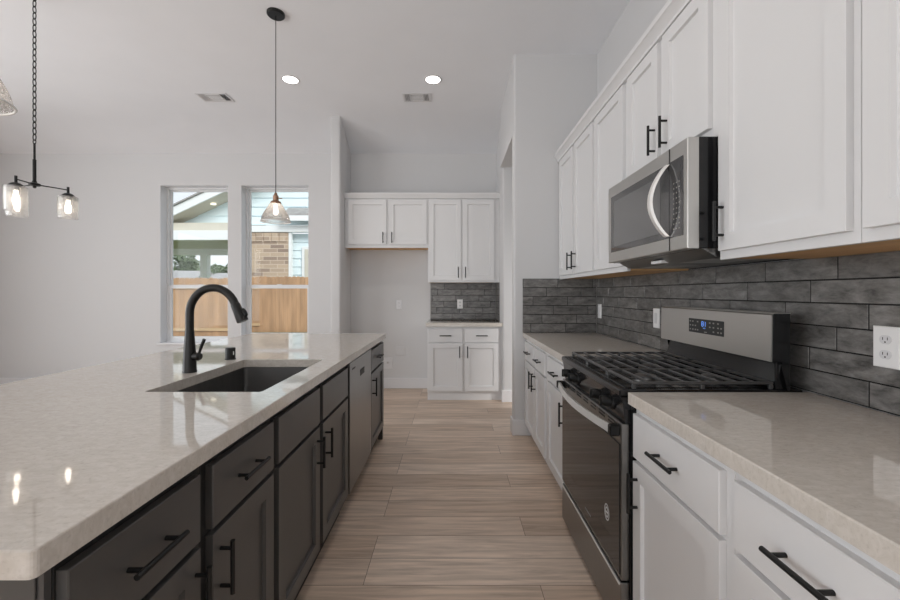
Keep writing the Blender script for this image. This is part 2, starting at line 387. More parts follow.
# ------------------------------------------------------------------ windows
for i, (a, b) in enumerate(WIN):
    wn = thing('window_%d' % (i+1), ((a+b)/2, YB+0.150, WZ0), kind='structure')
    m = MB()
    y0, y1 = YB+0.125, YB+0.195
    m.box(a, a+.028, y0, y1, WZ0, WZ1, .003); m.box(b-.028, b, y0, y1, WZ0, WZ1, .003)
    m.box(a+.028, b-.028, y0, y1, WZ1-.028, WZ1, .003); m.box(a+.028, b-.028, y0, y1, WZ0, WZ0+.028, .003)
    m.build('window_frame', M['vinyl'], wn)
    m = MB(); yl = YB+.124
    m.box(a, a+.004, YB+.001, yl, WZ0+.005, WZ1-.0005); m.box(b-.004, b, YB+.001, yl, WZ0+.005, WZ1-.0005); m.box(a+.004, b-.004, YB+.001, yl, WZ1-.0045, WZ1-.0005)
    m.build('lightening_liner', M['trimw'], wn)  # white skin added over the drywall reveal to lighten it
    zm = 1.35
    m = MB(); A, B = a+.028, b-.028
    m.box(A, A+.022, YB+0.160, YB+0.185, zm-.02, WZ1-.028, .002); m.box(B-.022, B, YB+0.160, YB+0.185, zm-.02, WZ1-.028, .002)
    m.box(A+.022, B-.022, YB+0.160, YB+0.185, WZ1-.050, WZ1-.028, .002); m.box(A+.022, B-.022, YB+0.160, YB+0.185, zm-.02, zm+.025, .002)
    u = m.build('upper_sash', M['vinyl'], wn)
    MB().box(A+.022, B-.022, YB+0.170, YB+0.174, zm+.025, WZ1-.050).build('glass_pane', M['pane'], u)
    m = MB()
    m.box(A, A+.036, YB+0.130, YB+0.158, WZ0+.028, zm+.02, .002); m.box(B-.036, B, YB+0.130, YB+0.158, WZ0+.028, zm+.02, .002)
    m.box(A+.036, B-.036, YB+0.130, YB+0.158, WZ0+.028, WZ0+.075, .002); m.box(A+.036, B-.036, YB+0.130, YB+0.158, zm-.025, zm+.02, .002)
    l = m.build('lower_sash', M['vinyl'], wn)
    MB().box(A+.036, B-.036, YB+0.142, YB+0.146, WZ0+.075, zm-.025).build('glass_pane', M['pane'], l)
    MB().box((a+b)/2-.03, (a+b)/2+.03, YB+0.135, YB+0.155, zm+.02, zm+.032, .003).build('sash_lock', M['vinyl'], l)
    m = MB(); m.box(a-.03, b+.03, YB-.03, YB, WZ0-.02, WZ0+.005, .005); m.box(a+.002, b-.002, YB, YB+0.125, WZ0-.02+.02, WZ0+.005)
    m.build('window_sill', M['trimw'], wn)

# ------------------------------------------------------------------ cabinet kit
def shaker(mb, u0, u1, v0, v1, n0=0.0, d=0.019, st=0.056, rec=0.012):
    def ring(i, n): return [(u0+i, n, v0+i), (u1-i, n, v0+i), (u1-i, n, v1-i), (u0+i, n, v1-i)]
    mb.loops([ring(0, n0), ring(0, n0+d-.001), ring(.001, n0+d), ring(st, n0+d), ring(st+.0025, n0+d-rec)])
    return mb
def slab(mb, u0, u1, v0, v1, n0=0.0, d=0.019):
    def ring(i, n): return [(u0+i, n, v0+i), (u1-i, n, v0+i), (u1-i, n, v1-i), (u0+i, n, v1-i)]
    mb.loops([ring(0, n0), ring(0, n0+d-.002), ring(.002, n0+d)])
    return mb
def handle(T, u, v, vert, n0=0.019, L=0.136, sp=0.096):
    m = MB(T); r = .0058; off = n0+.031
    if vert:
        m.cyl((u, off, v-L/2), (u, off, v+L/2), r, n=12)
        for s in (-1, 1): m.cyl((u, n0, v+s*sp/2), (u, off, v+s*sp/2), r*.85, n=10)
    else:
        m.cyl((u-L/2, off, v), (u+L/2, off, v), r, n=12)
        for s in (-1, 1): m.cyl((u+s*sp/2, n0, v), (u+s*sp/2, off, v), r*.85, n=10)
    return m
def T_right(x): return lambda u, n, z: (x-n, u, z)       # faces -X, u = Y
def T_isl(x): return lambda u, n, z: (x+n, u, z)         # faces +X, u = Y
def T_back(y): return lambda u, n, z: (u, y-n, z)        # faces -Y, u = X

def base_cabinet(T, root, u0, u1, depth, bodym, facem, drawers, doors, top=.873, toe_in=.045, toe=True, ztop=.843, zsplit=.689, zd=.675, zbot=.118, hollow=False, open_lo=None, body_b=.10, toe_m=None, drawer_handles=True):
    m = MB(T)
    if not hollow:
        m.box(u0+.0006, u1-.0006, -depth, 0, body_b, top, .0008)
    else:
        t = .018
        m.box(u0+.0006, u0+t, -depth, 0, body_b, top); m.box(u1-t, u1-.0006, -depth, 0, body_b, top)
        m.box(u0+t, u1-t, -depth, 0, body_b, body_b+t); m.box(u0+t, u1-t, -depth, -depth+t, body_b+t, top)
        m.box(u0+t, u1-t, -t, 0, body_b+t, body_b+.05); m.box(u0+t, u1-t, -t, 0, zd-.02, top)
        m.box((u0+u1)/2-.03, (u0+u1)/2+.03, -t, 0, body_b+.05, zd-.02)
    m.build('carcass', bodym, root)
    if toe:
        MB(T).box(u0+.0006, u1-.0006, -depth+.02, -toe_in, 0, body_b).build('toe_kick', toe_m or bodym, root)
    for a, b in drawers:
        d = slab(MB(T), a, b, zsplit, ztop).build('drawer', facem, root)
        if drawer_handles: handle(T, (a+b)/2, (zsplit+ztop)/2, False).build('handle', M['black'], d)
    for a, b, hu in doors:
        d = shaker(MB(T), a, b, zbot, zd).build('door', facem, root)
        if hu is not None: handle(T, hu, zd-.10, True).build('handle', M['black'], d)

# ---- range-wall base cabinets
TB = T_right(.659)
DB = XW-.659-.002
c = thing('base_cabinet', (.97, .695, 0), 'white base cabinet in the nearest right corner, wide drawer with black handle', 'cabinet')
base_cabinet(TB, c, .46, .932, DB, M['cab'], M['cab'], [(.53, .909)], [(.53, .909, .57)])
c = thing('base_cabinet', (.97, 1.18, 0), 'white base cabinet right beside the near side of the black gas range', 'cabinet')
base_cabinet(TB, c, .932, 1.430, DB, M['cab'], M['cab'], [(.959, 1.416)], [(.959, 1.416, 1.383)])
c = thing('base_cabinet', (.97, 2.46, 0), 'white single-door base cabinet on the far side of the gas range', 'cabinet')
base_cabinet(TB, c, 2.206, 2.722, DB, M['cab'], M['cab'], [(2.235, 2.70)], [(2.235, 2.70, 2.275)])
c = thing('base_cabinet', (.97, 3.14, 0), 'white two-door base cabinet with two small drawers against the end wall of the range run', 'cabinet')
base_cabinet(TB, c, 2.722, 3.544, DB, M['cab'], M['cab'], [(2.77, 3.105), (3.14, 3.515)], [(2.77, 3.105, 3.072), (3.14, 3.515, 3.172)])

# ---- island
TI = T_isl(-.611)
DI = .60
def isl(y, lab): return thing('island_cabinet', (-.9, y, 0), lab, 'cabinet')
kw = dict(toe_in=.035, ztop=.841, zsplit=.683, zd=.668, zbot=.118, toe_m=M['islf'])
c = isl(.79, 'charcoal island cabinet nearest the camera, drawer with long black bar pull')
base_cabinet(TI, c, .612, .967, DI, M['islf'], M['isl'], [(.617, .943)], [(.617, .943, .925)], **kw)
c = isl(1.16, 'second charcoal island cabinet from the camera, between the corner unit and the sink unit')
base_cabinet(TI, c, .967, 1.350, DI, M['islf'], M['isl'], [(.991, 1.330)], [(.991, 1.330, 1.024)], **kw)
c = isl(1.83, 'wide charcoal island cabinet under the sink, two doors and two blank false drawer fronts')
base_cabinet(TI, c, 1.350, 2.300, DI, M['islf'], M['isl'], [(1.369, 1.794), (1.836, 2.277)], [(1.369, 1.794, 1.758), (1.836, 2.277, 1.872)], hollow=True, drawer_handles=False, **kw)
c = isl(3.2, 'charcoal island cabinet at the far end of the island, past the dishwasher')
base_cabinet(TI, c, 2.920, 3.480, DI, M['islf'], M['isl'], [(2.935, 3.462)], [(2.935, 3.462, 2.975)], **kw)
MB().box(-.640, -.600, 3.45, 3.49, 0, .0995, .003).build('corner_foot', M['isl'], c)
# bead-board end panel and back panel
m = MB(); m.box(-1.60, -.6125, .600, .6115, .0, .873)
for k in range(16):
    x = -.6125-.008-k*.0616
    m.box(x-.0595, x-.002, .5965, .600, .0, .873, .001)
tag(m.build('end_panel', M['isl'], None, (-1.1, .605, 0)), 'dark grooved panel closing the near end of the island under the counter', 'panel')
m = MB(); m.box(-1.232, -1.2135, .6125, 3.48, 0, .873, .001)
tag(m.build('island_back_panel', M['isl'], None, (-1.22, 2.0, 0)), 'charcoal panel on the seating side of the island, facing the windows and hanging lights', 'panel')

# dishwasher
dw = thing('dishwasher', (-.9, 2.61, 0), 'stainless steel dishwasher built into the far part of the dark island', 'dishwasher')
MB(TI).box(2.303, 2.917, -.57, 0, .10, .868, .002).build('tub_body', M['plastic'], dw)
MB(TI).box(2.305, 2.915, -.55, -.04, 0, .10).build('toe_kick', M['plastic'], dw)
MB(TI).box(2.306, 2.914, .0005, .022, .105, .862, .002).build('door', M['steelv'], dw)
dd = MB(TI).box(2.565, 2.685, .0222, .0235, .735, .775, .0005).build('pocket_handle', M['slot'], dw)
m = MB(TI)
for k in range(5): m.box(2.36+k*.016, 2.37+k*.016, .0222, .0227, .812, .822)
m.build('logo', M['slot'], dw)
m = MB(TI)
for k in range(14): m.box(2.88, 2.896, .0222, .0227, .135+k*.012, .141+k*.012)
m.build('vent_marks', M['sticker'], dw)

# island counter with sink cut-out
def counter_hole(mb, outer, hole, z0, z1, e=.003, r=.009, rh=.012):
    X0, X1, Y0, Y1 = outer; x0, x1, y0, y1 = hole
    def o(i, z): return [(x, y, z) for x, y in rrect(X0+i, X1-i, Y0+i, Y1-i, r-i if r > i else .001)]
    def h(i, z): return [(x, y, z) for x, y in rrect(x0-i, x1+i, y0-i, y1+i, rh+i)]
    mb.ringclose([o(0, z0), o(0, z1-e), o(e*.3, z1-e*.3), o(e, z1), h(e*.5, z1), h(0, z1-e*.5), h(0, z0)])
    return mb
ic = counter_hole(MB(), (-1.75, -.577, .551, 3.50), (-1.105, -.684, 1.434, 2.130), .8735, .914)
tag(ic.build('island_countertop', M['quartz'], None, (-1.16, 2.02, .8735), smooth=False), 'long cream quartz countertop on the dark island with an undermount sink cutout', 'countertop')
# sink bowl (undermount)
m = MB()
def sr(i, z, r=.02): return [(x, y, z) for x, y in rrect(-1.105-i, -.684+i, 1.434-i, 2.130+i, r+max(i, -.01))]
m.ringclose([sr(.012, .872), sr(-.001, .872), sr(-.002, .70), sr(-.012, .672), [(x, y, .662) for x, y in rrect(-.935, -.855, 1.742, 1.822, .035)],
             [(x, y, .655) for x, y in rrect(-.935, -.855, 1.742, 1.822, .035)], sr(-.005, .664), sr(.004, .69), sr(.004, .866), sr(.012, .866)])
sk = m.build('sink', M['dsteel'], None, (-.895, 1.782, .655))
tag(sk, 'dark undermount kitchen sink set into the island counter', 'sink')
MB().lathe(-.895, 1.782, [(.046, .6625), (.046, .6665), (.040, .668), (.030, .664), (.001, .664)], 24, True, True).build('drain', M['steelv'], sk)

# faucet
fx, fy = -1.172, 1.787
fc = thing('faucet', (fx, fy, .914), 'tall matte black gooseneck faucet standing behind the sink on the island', 'faucet')
MB().lathe(fx, fy, [(.029, .914), (.029, .920), (.0275, .923), (.0265, .96), (.0235, 1.02), (.0195, 1.07), (.0180, 1.10)], 28).build('base', M['bronze'], fc)
pts = [(fx, fy, 1.09), (fx, fy, 1.14)]
for k in range(17):
    a = math.pi - k*math.pi*0.88/16
    pts.append((fx+.105+.105*math.cos(a), fy, 1.176+.115*math.sin(a)))
MB().tube(pts, .0172, 16).build('spout', M['bronze'], fc)
p = Vector(pts[-1]); t = (Vector(pts[-1])-Vector(pts[-2])).normalized()
q = p+t*.085
sh = MB().tube([p-t*.002, p+t*.004, p+t*.03, q-t*.004, q], [.0175, .0195, .0205, .0245, .0235], 18).build('spray_head', M['bronze'], fc)
s2 = p+t*.035+Vector((.021, 0, .008))
MB().tube([s2-t*.004, s2+t*.012, s2+t*.03, s2+t*.036], [.006, .011, .010, .004], 12).build('spray_button', M['plastic'], sh)
hd = MB().tube([(fx+.020, fy-.002, .985), (fx+.044, fy-.004, .985), (fx+.052, fy-.004, .985)], [.017, .019, .014], 18).build('handle_hub', M['bronze'], fc)
MB().tube([(fx+.043, fy-.004, .995), (fx+.055, fy-.004, 1.03), (fx+.068, fy-.004, 1.062)], [.0055, .0065, .0072], 12).build('lever', M['bronze'], hd)
# air gap cap
m = MB().lathe(-1.183, 2.135, [(.027, .9142), (.027, .918), (.0245, .920), (.0245, .972), (.0225, .976), (.001, .977)], 26)
ag = m.build('air_gap', M['black'], None, (-1.183, 2.135, .914)); tag(ag, 'short black cylindrical air gap cap on the island beside the faucet', 'air gap')
MB().box(-1.160, -1.1582, 2.120, 2.126, .94, .958).build('air_slot', M['bright'], ag)

# ---- range wall counters
def counter(name, x0, x1, y0, y1, lab, origin, r=.004):
    m = MB(); e = .003
    m.loops([[(x, y, z) for x, y in rrect(x0+i, x1-i, y0+i, y1-i, max(r-i, .0008), 2)] for i, z in ((0, .8735), (0, .914-e), (e*.3, .914-e*.3), (e, .914))])
    return tag(m.build(name, M['quartz'], None, origin, smooth=False), lab, 'countertop')
counter('countertop', .628, 1.2815, .45, 1.431, 'cream quartz countertop in the near right corner, between the camera and the range', (.95, .94, .8735))
counter('countertop', .628, 1.2815, 2.205, 3.5485, 'cream quartz countertop beyond the gas range, running to the end wall', (.95, 2.88, .8735))

# ---- tile backsplashes
def tiles(rng, rects_T, grout_T, phases, z0=.916, rows=6, L=.308, H=.0795, th=.009):
    """rects in u,v on a plane; T maps (u, n, z)"""
    bm_t = MB(grout_T)
    tones = []
    for j in range(rows):
        v0 = z0+j*H+.0022; v1 = z0+(j+1)*H-.0022
        u = phases[j]
        while u > rng[0]: u -= L
        while u < rng[1]:
            a = max(u+.0022, rng[0]); b = min(u+L-.0022, rng[1])
            if b-a > .012:
                n0 = len(bm_t.bm.faces)
                g = .0012
                bm_t.loops([[(a, 0, v0), (b, 0, v0), (b, 0, v1), (a, 0, v1)], [(a, th-g, v0), (b, th-g, v0), (b, th-g, v1), (a, th-g, v1)],
                            [(a+g, th, v0+g), (b-g, th, v0+g), (b-g, th, v1-g), (a+g, th, v1-g)]], True, True)
                bm_t.bm.faces.ensure_lookup_table()
                tones += [random.random()]*(len(bm_t.bm.faces)-n0)
            u += L
    return bm_t, tones
def paint(o, tones):
    at = o.data.attributes.new('tone', 'FLOAT_COLOR', 'FACE')
    for i, t in enumerate(tones): at.data[i].color = (t, (t*7.3) % 1, (t*3.7) % 1, 1)
def backsplash(root, segs):
    for k, (T, rng, ph, rows) in enumerate(segs):
        mb, tn = tiles(rng, None, T, ph, rows=rows)
        o = mb.build('tile_field', M['tile'], root, smooth=False); paint(o, tn)
        MB(T).box(rng[0], rng[1], .0, .0065, .9145, .916+rows*.0795).build('grout', M['grout'], root)
PH = [1.540, 1.7455, 1.644, 1.541, 1.741, 1.640]
b = thing('tile_backsplash', (1.288, 2.0, .9145), 'charcoal brick-set tile backsplash along the long wall behind the range', 'backsplash')
backsplash(b, [(T_right(XW-.0005), (.30, 3.549), PH, 6)])
MB(T_right(XW-.0005)).box(1.445, 2.19, 0, .004, 1.395, 1.42).build('tile_edge', M['grout'], b)
b = thing('tile_backsplash', (.95, 3.555, .9145), 'dark brick-set tile backsplash on the short end wall beside the range counter', 'backsplash')
backsplash(b, [(T_back(YE-.0005), (.629, 1.2815), [.70, .80, .90, .72, .84, .94], 6)])
b = thing('tile_backsplash', (.12, 5.29, .9145), 'small dark tile backsplash in the far niche between base and wall cabinets', 'backsplash')
backsplash(b, [(T_back(YB-.0005), (-.284, .579), [.0, .1, .2, .05, .12, .21], 6), (T_right(.5895), (4.97, 5.289), [5.1, 5.2, 5.0, 5.05, 5.15, 5.0], 6)])

# ------------------------------------------------------------------ wall cabinets on the range wall
TU = T_right(.954); DU = XW-.954-.002
def wall_cabinet(T, root, u0, u1, depth, z0, z1, doors, zb, zt, hz=None, woodm=None):
    m = MB(T); m.box(u0+.0006, u1-.0006, -depth, -.0195, z0+.014, z1)
    m.box(u0+.0006, u1-.0006, -.019, 0, z0, z1, .0008)
    m.build('carcass', M['cab'], root)
    MB(T).box(u0+.001, u1-.001, -depth, -.0197, z0+.004, z0+.0138).build('underside_panel', M['wood'], root)
    for a, b, hu in doors:
        d = shaker(MB(T), a, b, zb, zt).build('door', M['cab'], root)
        handle(T, hu, (zb+.10) if hz is None else hz, True).build('handle', M['black'], d)
def uc(y, lab): return thing('wall_cabinet', (1.1, y, 1.386), lab, 'cabinet')
c = uc(.70, 'white wall cabinet cut by the right edge of the view above the white outlet')
wall_cabinet(TU, c, .46, .932, DU, 1.386, 2.42, [(.50, .911, .53)], 1.416, 2.41)
c = uc(1.18, 'large white wall cabinet directly right of the microwave')
wall_cabinet(TU, c, .932, 1.424, DU, 1.386, 2.42, [(.950, 1.406, 1.380)], 1.416, 2.41)
c = thing('wall_cabinet', (1.1, 1.8, 1.84), 'short white two-door wall cabinet above the microwave', 'cabinet')
wall_cabinet(TU, c, 1.424, 2.178, DU, 1.832, 2.42, [(1.463, 1.781, 1.742), (1.824, 2.136, 1.845)], 1.870, 2.41)
c = uc(2.41, 'narrow single-door white wall cabinet directly left of the microwave')
wall_cabinet(TU, c, 2.178, 2.648, DU, 1.386, 2.42, [(2.194, 2.634, 2.232)], 1.416, 2.41)
c = uc(3.1, 'white two-door wall cabinet at the far end of the range wall')
wall_cabinet(TU, c, 2.648, 3.549, DU, 1.386, 2.42, [(2.670, 3.066, 3.030), (3.117, 3.495, 3.148)], 1.416, 2.41, hz=1.515)
# crown along their tops
m = MB(); m.loops([[(x, y, z) for x, z in ((1.02, 2.421), (.936, 2.421), (.936, 2.438), (.916, 2.468), (.908, 2.472), (.908, 2.498), (1.02, 2.498))] for y in (.46, 3.555)])
struct('trim_1', m, M['cab'])

# ------------------------------------------------------------------ back niche cabinets
TK = T_back(4.70)
c = thing('base_cabinet', (.13, 5.0, 0), 'white two-door base cabinet standing in the niche on the far back wall', 'cabinet')
base_cabinet(TK, c, -.290, .588, .595, M['cab'], M['cab'], [(-.275, .122), (.150, .545)], [(-.275, .122, .090), (.150, .545, .182)], toe_in=.03)
m = MB(); e = .003
m.loops([[(x, y, z) for x, y in rrect(-.305+i, .588-i, 4.655+i, 5.2885-i, .003, 2)] for i, z in ((0, .8735), (0, .911), (.001, .913), (e, .914))])
tag(m.build('countertop', M['quartz'], None, (.12, 4.97, .8735)), 'small cream countertop on the far niche base cabinet', 'countertop')
TN = T_back(4.99)
c = thing('wall_cabinet', (.12, 5.15, 1.396), 'tall white two-door wall cabinet above the far niche counter', 'cabinet')
MB(TN).box(.5455, .5885, -.03, -.010, 1.396, 2.44).build('filler_strip', M['cab'], c)
wall_cabinet(TN, c, -.297, .545, .305, 1.396, 2.44, [(-.283, .112, .078), (.133, .523, .167)], 1.42, 2.42, hz=1.52)
c = thing('wall_cabinet', (-.8, 5.15, 1.83), 'short white two-door wall cabinet over the empty refrigerator space', 'cabinet')
wall_cabinet(TN, c, -1.338, -.297, .305, 1.828, 2.44, [(-1.29, -.815, -.855), (-.782, -.315, -.745)], 1.868, 2.42, hz=1.95)
m = MB(); m.loops([[(x, y, z) for y, z in ((5.02, 2.441), (4.972, 2.441), (4.968, 2.46), (4.948, 2.485), (4.945, 2.505), (5.02, 2.505))] for x in (-1.339, .589)])
struct('trim_2', m, M['cab'])

# ------------------------------------------------------------------ outlets and switches
def plate(T, u, z, kind, label, w=.074, h=.122, name='outlet_plate', cat='outlet', pm='plate'):
    o0 = T(u, 0, z-h/2)
    r = thing(name, o0, label, cat)
    m = MB(T)
    def ring(i, n): return [(u-w/2+i, n, z-h/2+i), (u+w/2-i, n, z-h/2+i), (u+w/2-i, n, z+h/2-i), (u-w/2+i, n, z+h/2-i)]
    m.loops([ring(0, .0002), ring(0, .004), ring(.003, .0065)]); m.build('cover', M[pm], r)
    if kind == 'duplex':
        for s in (-1, 1):
            zc = z+s*.022
            f = MB(T)
            f.loops([[(u+.0165*math.cos(a), n, zc+.0145*max(-.9, min(.9, math.sin(a)))) for a in [2*math.pi*k/24 for k in range(24)]] for n in (.006, .0082)])
            fo = f.build('receptacle', M['trimw'], r)
            g = MB(T); g.box(u-.0075, u-.0055, .0083, .0086, zc-.001, zc+.007); g.box(u+.0055, u+.0075, .0083, .0086, zc-.001, zc+.007)
            g.box(u-.002, u+.002, .0083, .0086, zc-.009, zc-.005); g.build('slots', M['slot'], fo)
    elif kind == 'switch':
        MB(T).box(u-.016, u+.016, .006, .0095, z-.033, z+.033, .002).build('rocker', M['trimw'], r)
    elif kind == 'water':
        MB(T).cyl((u, .006, z+.01), (u, .03, z+.01), .012, n=14).build('valve', M['steel'], r)
    return r
TT = T_right(1.2835)
plate(TT, 1.178, 1.109, 'duplex', 'white duplex outlet on the tiles above the near counter at the right edge')
plate(TT, 2.505, 1.109, 'switch', 'white switch plate on the tiles just left of the range backguard', name='switch_plate', cat='switch')
plate(TT, 3.47, 1.109, 'switch', 'white switch plate on the long tiled wall next to the inner corner', name='switch_plate', cat='switch')
plate(T_back(YB-.010), .106, 1.118, 'duplex', 'small white outlet centred on the dark tiles of the far niche')
TBk = T_back(YB)
plate(TBk, -.70, 1.11, 'duplex', 'white outlet on the bare wall below the refrigerator cabinet, upper of the wall plates', pm='trimw')
plate(TBk, -.68, .495, 'none', 'wide blank white plate low on the wall of the refrigerator space', w=.12, h=.115, name='blank_plate', cat='wall plate', pm='wall')
plate(TBk, -.85, .335, 'water', 'recessed white water supply box lowest on the refrigerator wall beside the island end', w=.12, h=.15, name='water_box', cat='water box', pm='trimw')

# ------------------------------------------------------------------ gas range
gr = thing('gas_range', (.93, 1.817, 0), 'black and stainless gas range with iron grates, standing between the cream counters', 'range')
Y0, Y1 = 1.4355, 2.2005
XF = .604
m = MB(); m.box(XF+.035, 1.265, Y0, Y1, .035, .895, .002); m.build('body', M['enamel'], gr)
for x in (.70, 1.2):
    for y in (Y0+.05, Y1-.05): MB().cyl((x, y, 0), (x, y, .035), .018, n=12).build('foot', M['plastic'], gr)
# cooktop pan with front lip
ct = MB(); ct.box(XF-.002, 1.262, Y0+.001, Y1-.001, .8955, .920, .004)
ct.box(XF+.03, 1.19, Y0+.03, Y1-.03, .9195, .9225, .002)
ct = ct.build('cooktop', M['enamel'], gr)
for bx, by, br in ((.77, Y0+.16, .042), (1.03, Y0+.16, .034), (.90, (Y0+Y1)/2, .040), (.77, Y1-.16, .036), (1.03, Y1-.16, .046)):
    bu = MB().lathe(bx, by, [(br+.008, .9226), (br+.008, .928), (br, .931), (br, .9343)], 24).build('burner', M['steelv'], gr)
    MB().lathe(bx, by, [(br-.002, .9345), (br-.002, .940), (br-.007, .943), (.001, .943)], 24).build('burner_cap', M['iron'], bu)
# grates: three frames, bars running along the width of the range
gy = [(Y0+.012, Y0+.257), (Y0+.259, Y1-.259), (Y1-.257, Y1-.012)]
for a, bb_ in gy:
    m = MB(); x0, x1 = XF+.050, 1.165; zt = .947; h = .011
    m.box(x0, x1, a, a+.013, zt-h, zt, .003); m.box(x0, x1, bb_-.013, bb_, zt-h, zt, .003)
    m.box(x0, x0+.013, a+.013, bb_-.013, zt-h, zt, .003); m.box(x1-.013, x1, a+.013, bb_-.013, zt-h, zt, .003)
    nb = 8
    for k in range(1, nb):
        x = x0+(x1-x0)*k/nb
        m.box(x-.005, x+.005, a+.013, bb_-.013, zt-h, zt, .002)
    ym = (a+bb_)/2
    m.box(x0+.013, x1-.013, ym-.004, ym+.004, zt-h-.003, zt-h, .0005)
    for x in (x0+.007, (x0+x1)/2, x1-.007):
        for y in (a+.007, bb_-.007): m.box(x-.007, x+.007, y-.006, y+.006, .9200, zt-h, .002)
    m.build('grate', M['iron'], gr)
# control panel (slightly raked) with knobs
m = MB(); m.prism_y([(XF+.006, .893), (XF+.05, .893), (XF+.05, .800), (XF+.018, .800)], Y0+.001, Y1-.001)
cp = m.build('control_panel', M['enamel'], gr)
m = MB(); m.prism_y([(XF+.004, .8945), (XF+.0062, .8945), (XF+.0075, .884), (XF+.0055, .884)], Y0+.002, Y1-.002); m.build('panel_edge', M['enamel'], cp)
for ky in (2.075, 1.965, 1.655, 1.545):
    kx = XF+.010
    k = MB(); k.tube([(kx+.004, ky, .848), (kx-.004, ky, .849)], [.030, .027], 24)
    k.tube([(kx-.004, ky, .849), (kx-.012, ky, .850), (kx-.036, ky, .853), (kx-.039, ky, .853)], [.021, .0205, .018, .015], 20)
    k.box(kx-.044, kx-.010, ky-.005, ky+.005, .834, .872, .002)
    k.build('knob', M['plastic'], gr)
# vent slots below the panel
for k in range(7):
    y = Y0+.06+k*.097
    for dz in (0, .013):
        MB().box(XF+.0025, XF+.006, y, y+.062, .786-dz, .793-dz, .0008).build('vent_slot', M['slot'], gr)
# oven door
m = MB(); m.box(XF+.004, XF+.034, Y0+.002, Y1-.002, .232, .798, .003)
od = m.build('oven_door', M['steelv'], gr)
MB().box(XF, XF+.0042, Y0+.010, Y1-.010, .250, .722, .001).build('door_glass', M['blackglass'], od)
# badge and label on the glass
m = MB(); n = 28; yc, zc = 1.56, .414
m.ringclose([[(XF-x, yc+rr*.024*math.cos(2*math.pi*k/n), zc+rr*.032*math.sin(2*math.pi*k/n)) for k in range(n)] for rr, x in ((1, .0002), (1, .0008), (.84, .0008), (.84, .0002))])
m.ringclose([[(XF-x, yc+rr*.015*math.cos(2*math.pi*k/n), zc+rr*.021*math.sin(2*math.pi*k/n)) for k in range(n)] for rr, x in ((1, .0002), (1, .0008), (.70, .0008), (.70, .0002))])
m.box(XF-.0008, XF-.0002, yc-.010, yc+.010, zc-.003, zc+.003)
m.build('round_badge', M['sticker'], od)
m = MB()
for k in range(7): m.box(XF-.0008, XF-.0002, 1.74+k*.011, 1.747+k*.011, .292, .300)
m.build('brand_print', M['button'], od)
# bowed handle
pts = []
for k in range(15):
    t_ = k/14; y = Y0+.025+(Y1-Y0-.05)*t_; pts.append((XF-.022-.034*math.sin(math.pi*t_), y, .770))
m = MB()
rings = []
for x, y, z in pts: rings.append([(x-.007, y, z-.013), (x+.007, y, z-.017), (x+.009, y, z+.013), (x-.004, y, z+.017)])
m.loops(rings); m.build('handle', M['bright'], od)
for y in (Y0+.022, Y1-.022): MB().box(XF-.033, XF+.004, y-.013, y+.013, .750, .790, .004).build('handle_end_cap', M['plastic'], od)
# warming drawer
dr = MB(); dr.box(XF+.002, XF+.034, Y0+.002, Y1-.002, .035, .224, .003); dr = dr.build('storage_drawer', M['steelv'], gr)
MB().box(XF-.004, XF+.002, Y0+.004, Y1-.004, .216, .2245, .002).build('drawer_lip', M['bright'], dr)
# backguard
m = MB(); m.prism_y([(1.148, 1.020), (1.150, 1.188), (1.155, 1.192), (1.213, 1.192), (1.213, 1.020)], Y0+.004, Y1-.004)
bgd = m.build('backguard', M['steel'], gr)
for y in (Y0+.0015, Y1-.004): MB().prism_y([(1.152, 1.018), (1.154, 1.187), (1.158, 1.193), (1.215, 1.193), (1.215, .895), (1.21, .895), (1.185, 1.0), (1.185, 1.018)], y, y+.0025).build('backguard_side', M['enamel'], bgd)
MB().box(1.156, 1.217, Y0+.001, Y1-.001, 1.1935, 1.196).build('top_cap', M['steel'], bgd)
m = MB(); m.prism_y([(1.170, .9205), (1.195, 1.0195), (1.213, 1.0195), (1.213, .9205)], Y0+.012, Y1-.012)
m.build('backguard_riser', M['enamel'], bgd)
m = MB()
for y in (Y0+.006,): m.box(1.168, 1.18, y, y+.010, .9205, 1.018, .002)
m.build('riser_post', M['enamel'], bgd)
dp = MB(); dp.box(1.1472, 1.1500, 1.690, 1.938, 1.082, 1.147, .0006); dp = dp.build('display', M['slot'], bgd)
m = MB(); XD = 1.1468
for c_, (yy) in enumerate([1.925, 1.905, 1.885, 1.868, 1.78, 1.755, 1.725, 1.705]):
    for r_ in range(3):
        if (c_+r_) % 5 == 4: continue
        m.box(XD, XD+.0004, yy-.005, yy+.005, 1.093+r_*.019, 1.099+r_*.019)
m.box(XD, XD+.0004, 1.80, 1.82, 1.088, 1.092)
m.build('buttons', M['button'], dp)
m = MB()
def seg(y, z, w_, h_): m.box(XD, XD+.0004, y-w_/2, y+w_/2, z-h_/2, z+h_/2)
for dz in (-.010, 0, .010): seg(1.832, 1.126+dz, .010, .0025)
for dy in (-.006, .006): seg(1.832+dy, 1.126, .0025, .020)
seg(1.812, 1.126, .003, .022)
for k in range(3): seg(1.826-k*.006, 1.107, .003, .003)
m.build('clock_digits', M['blue'], dp)

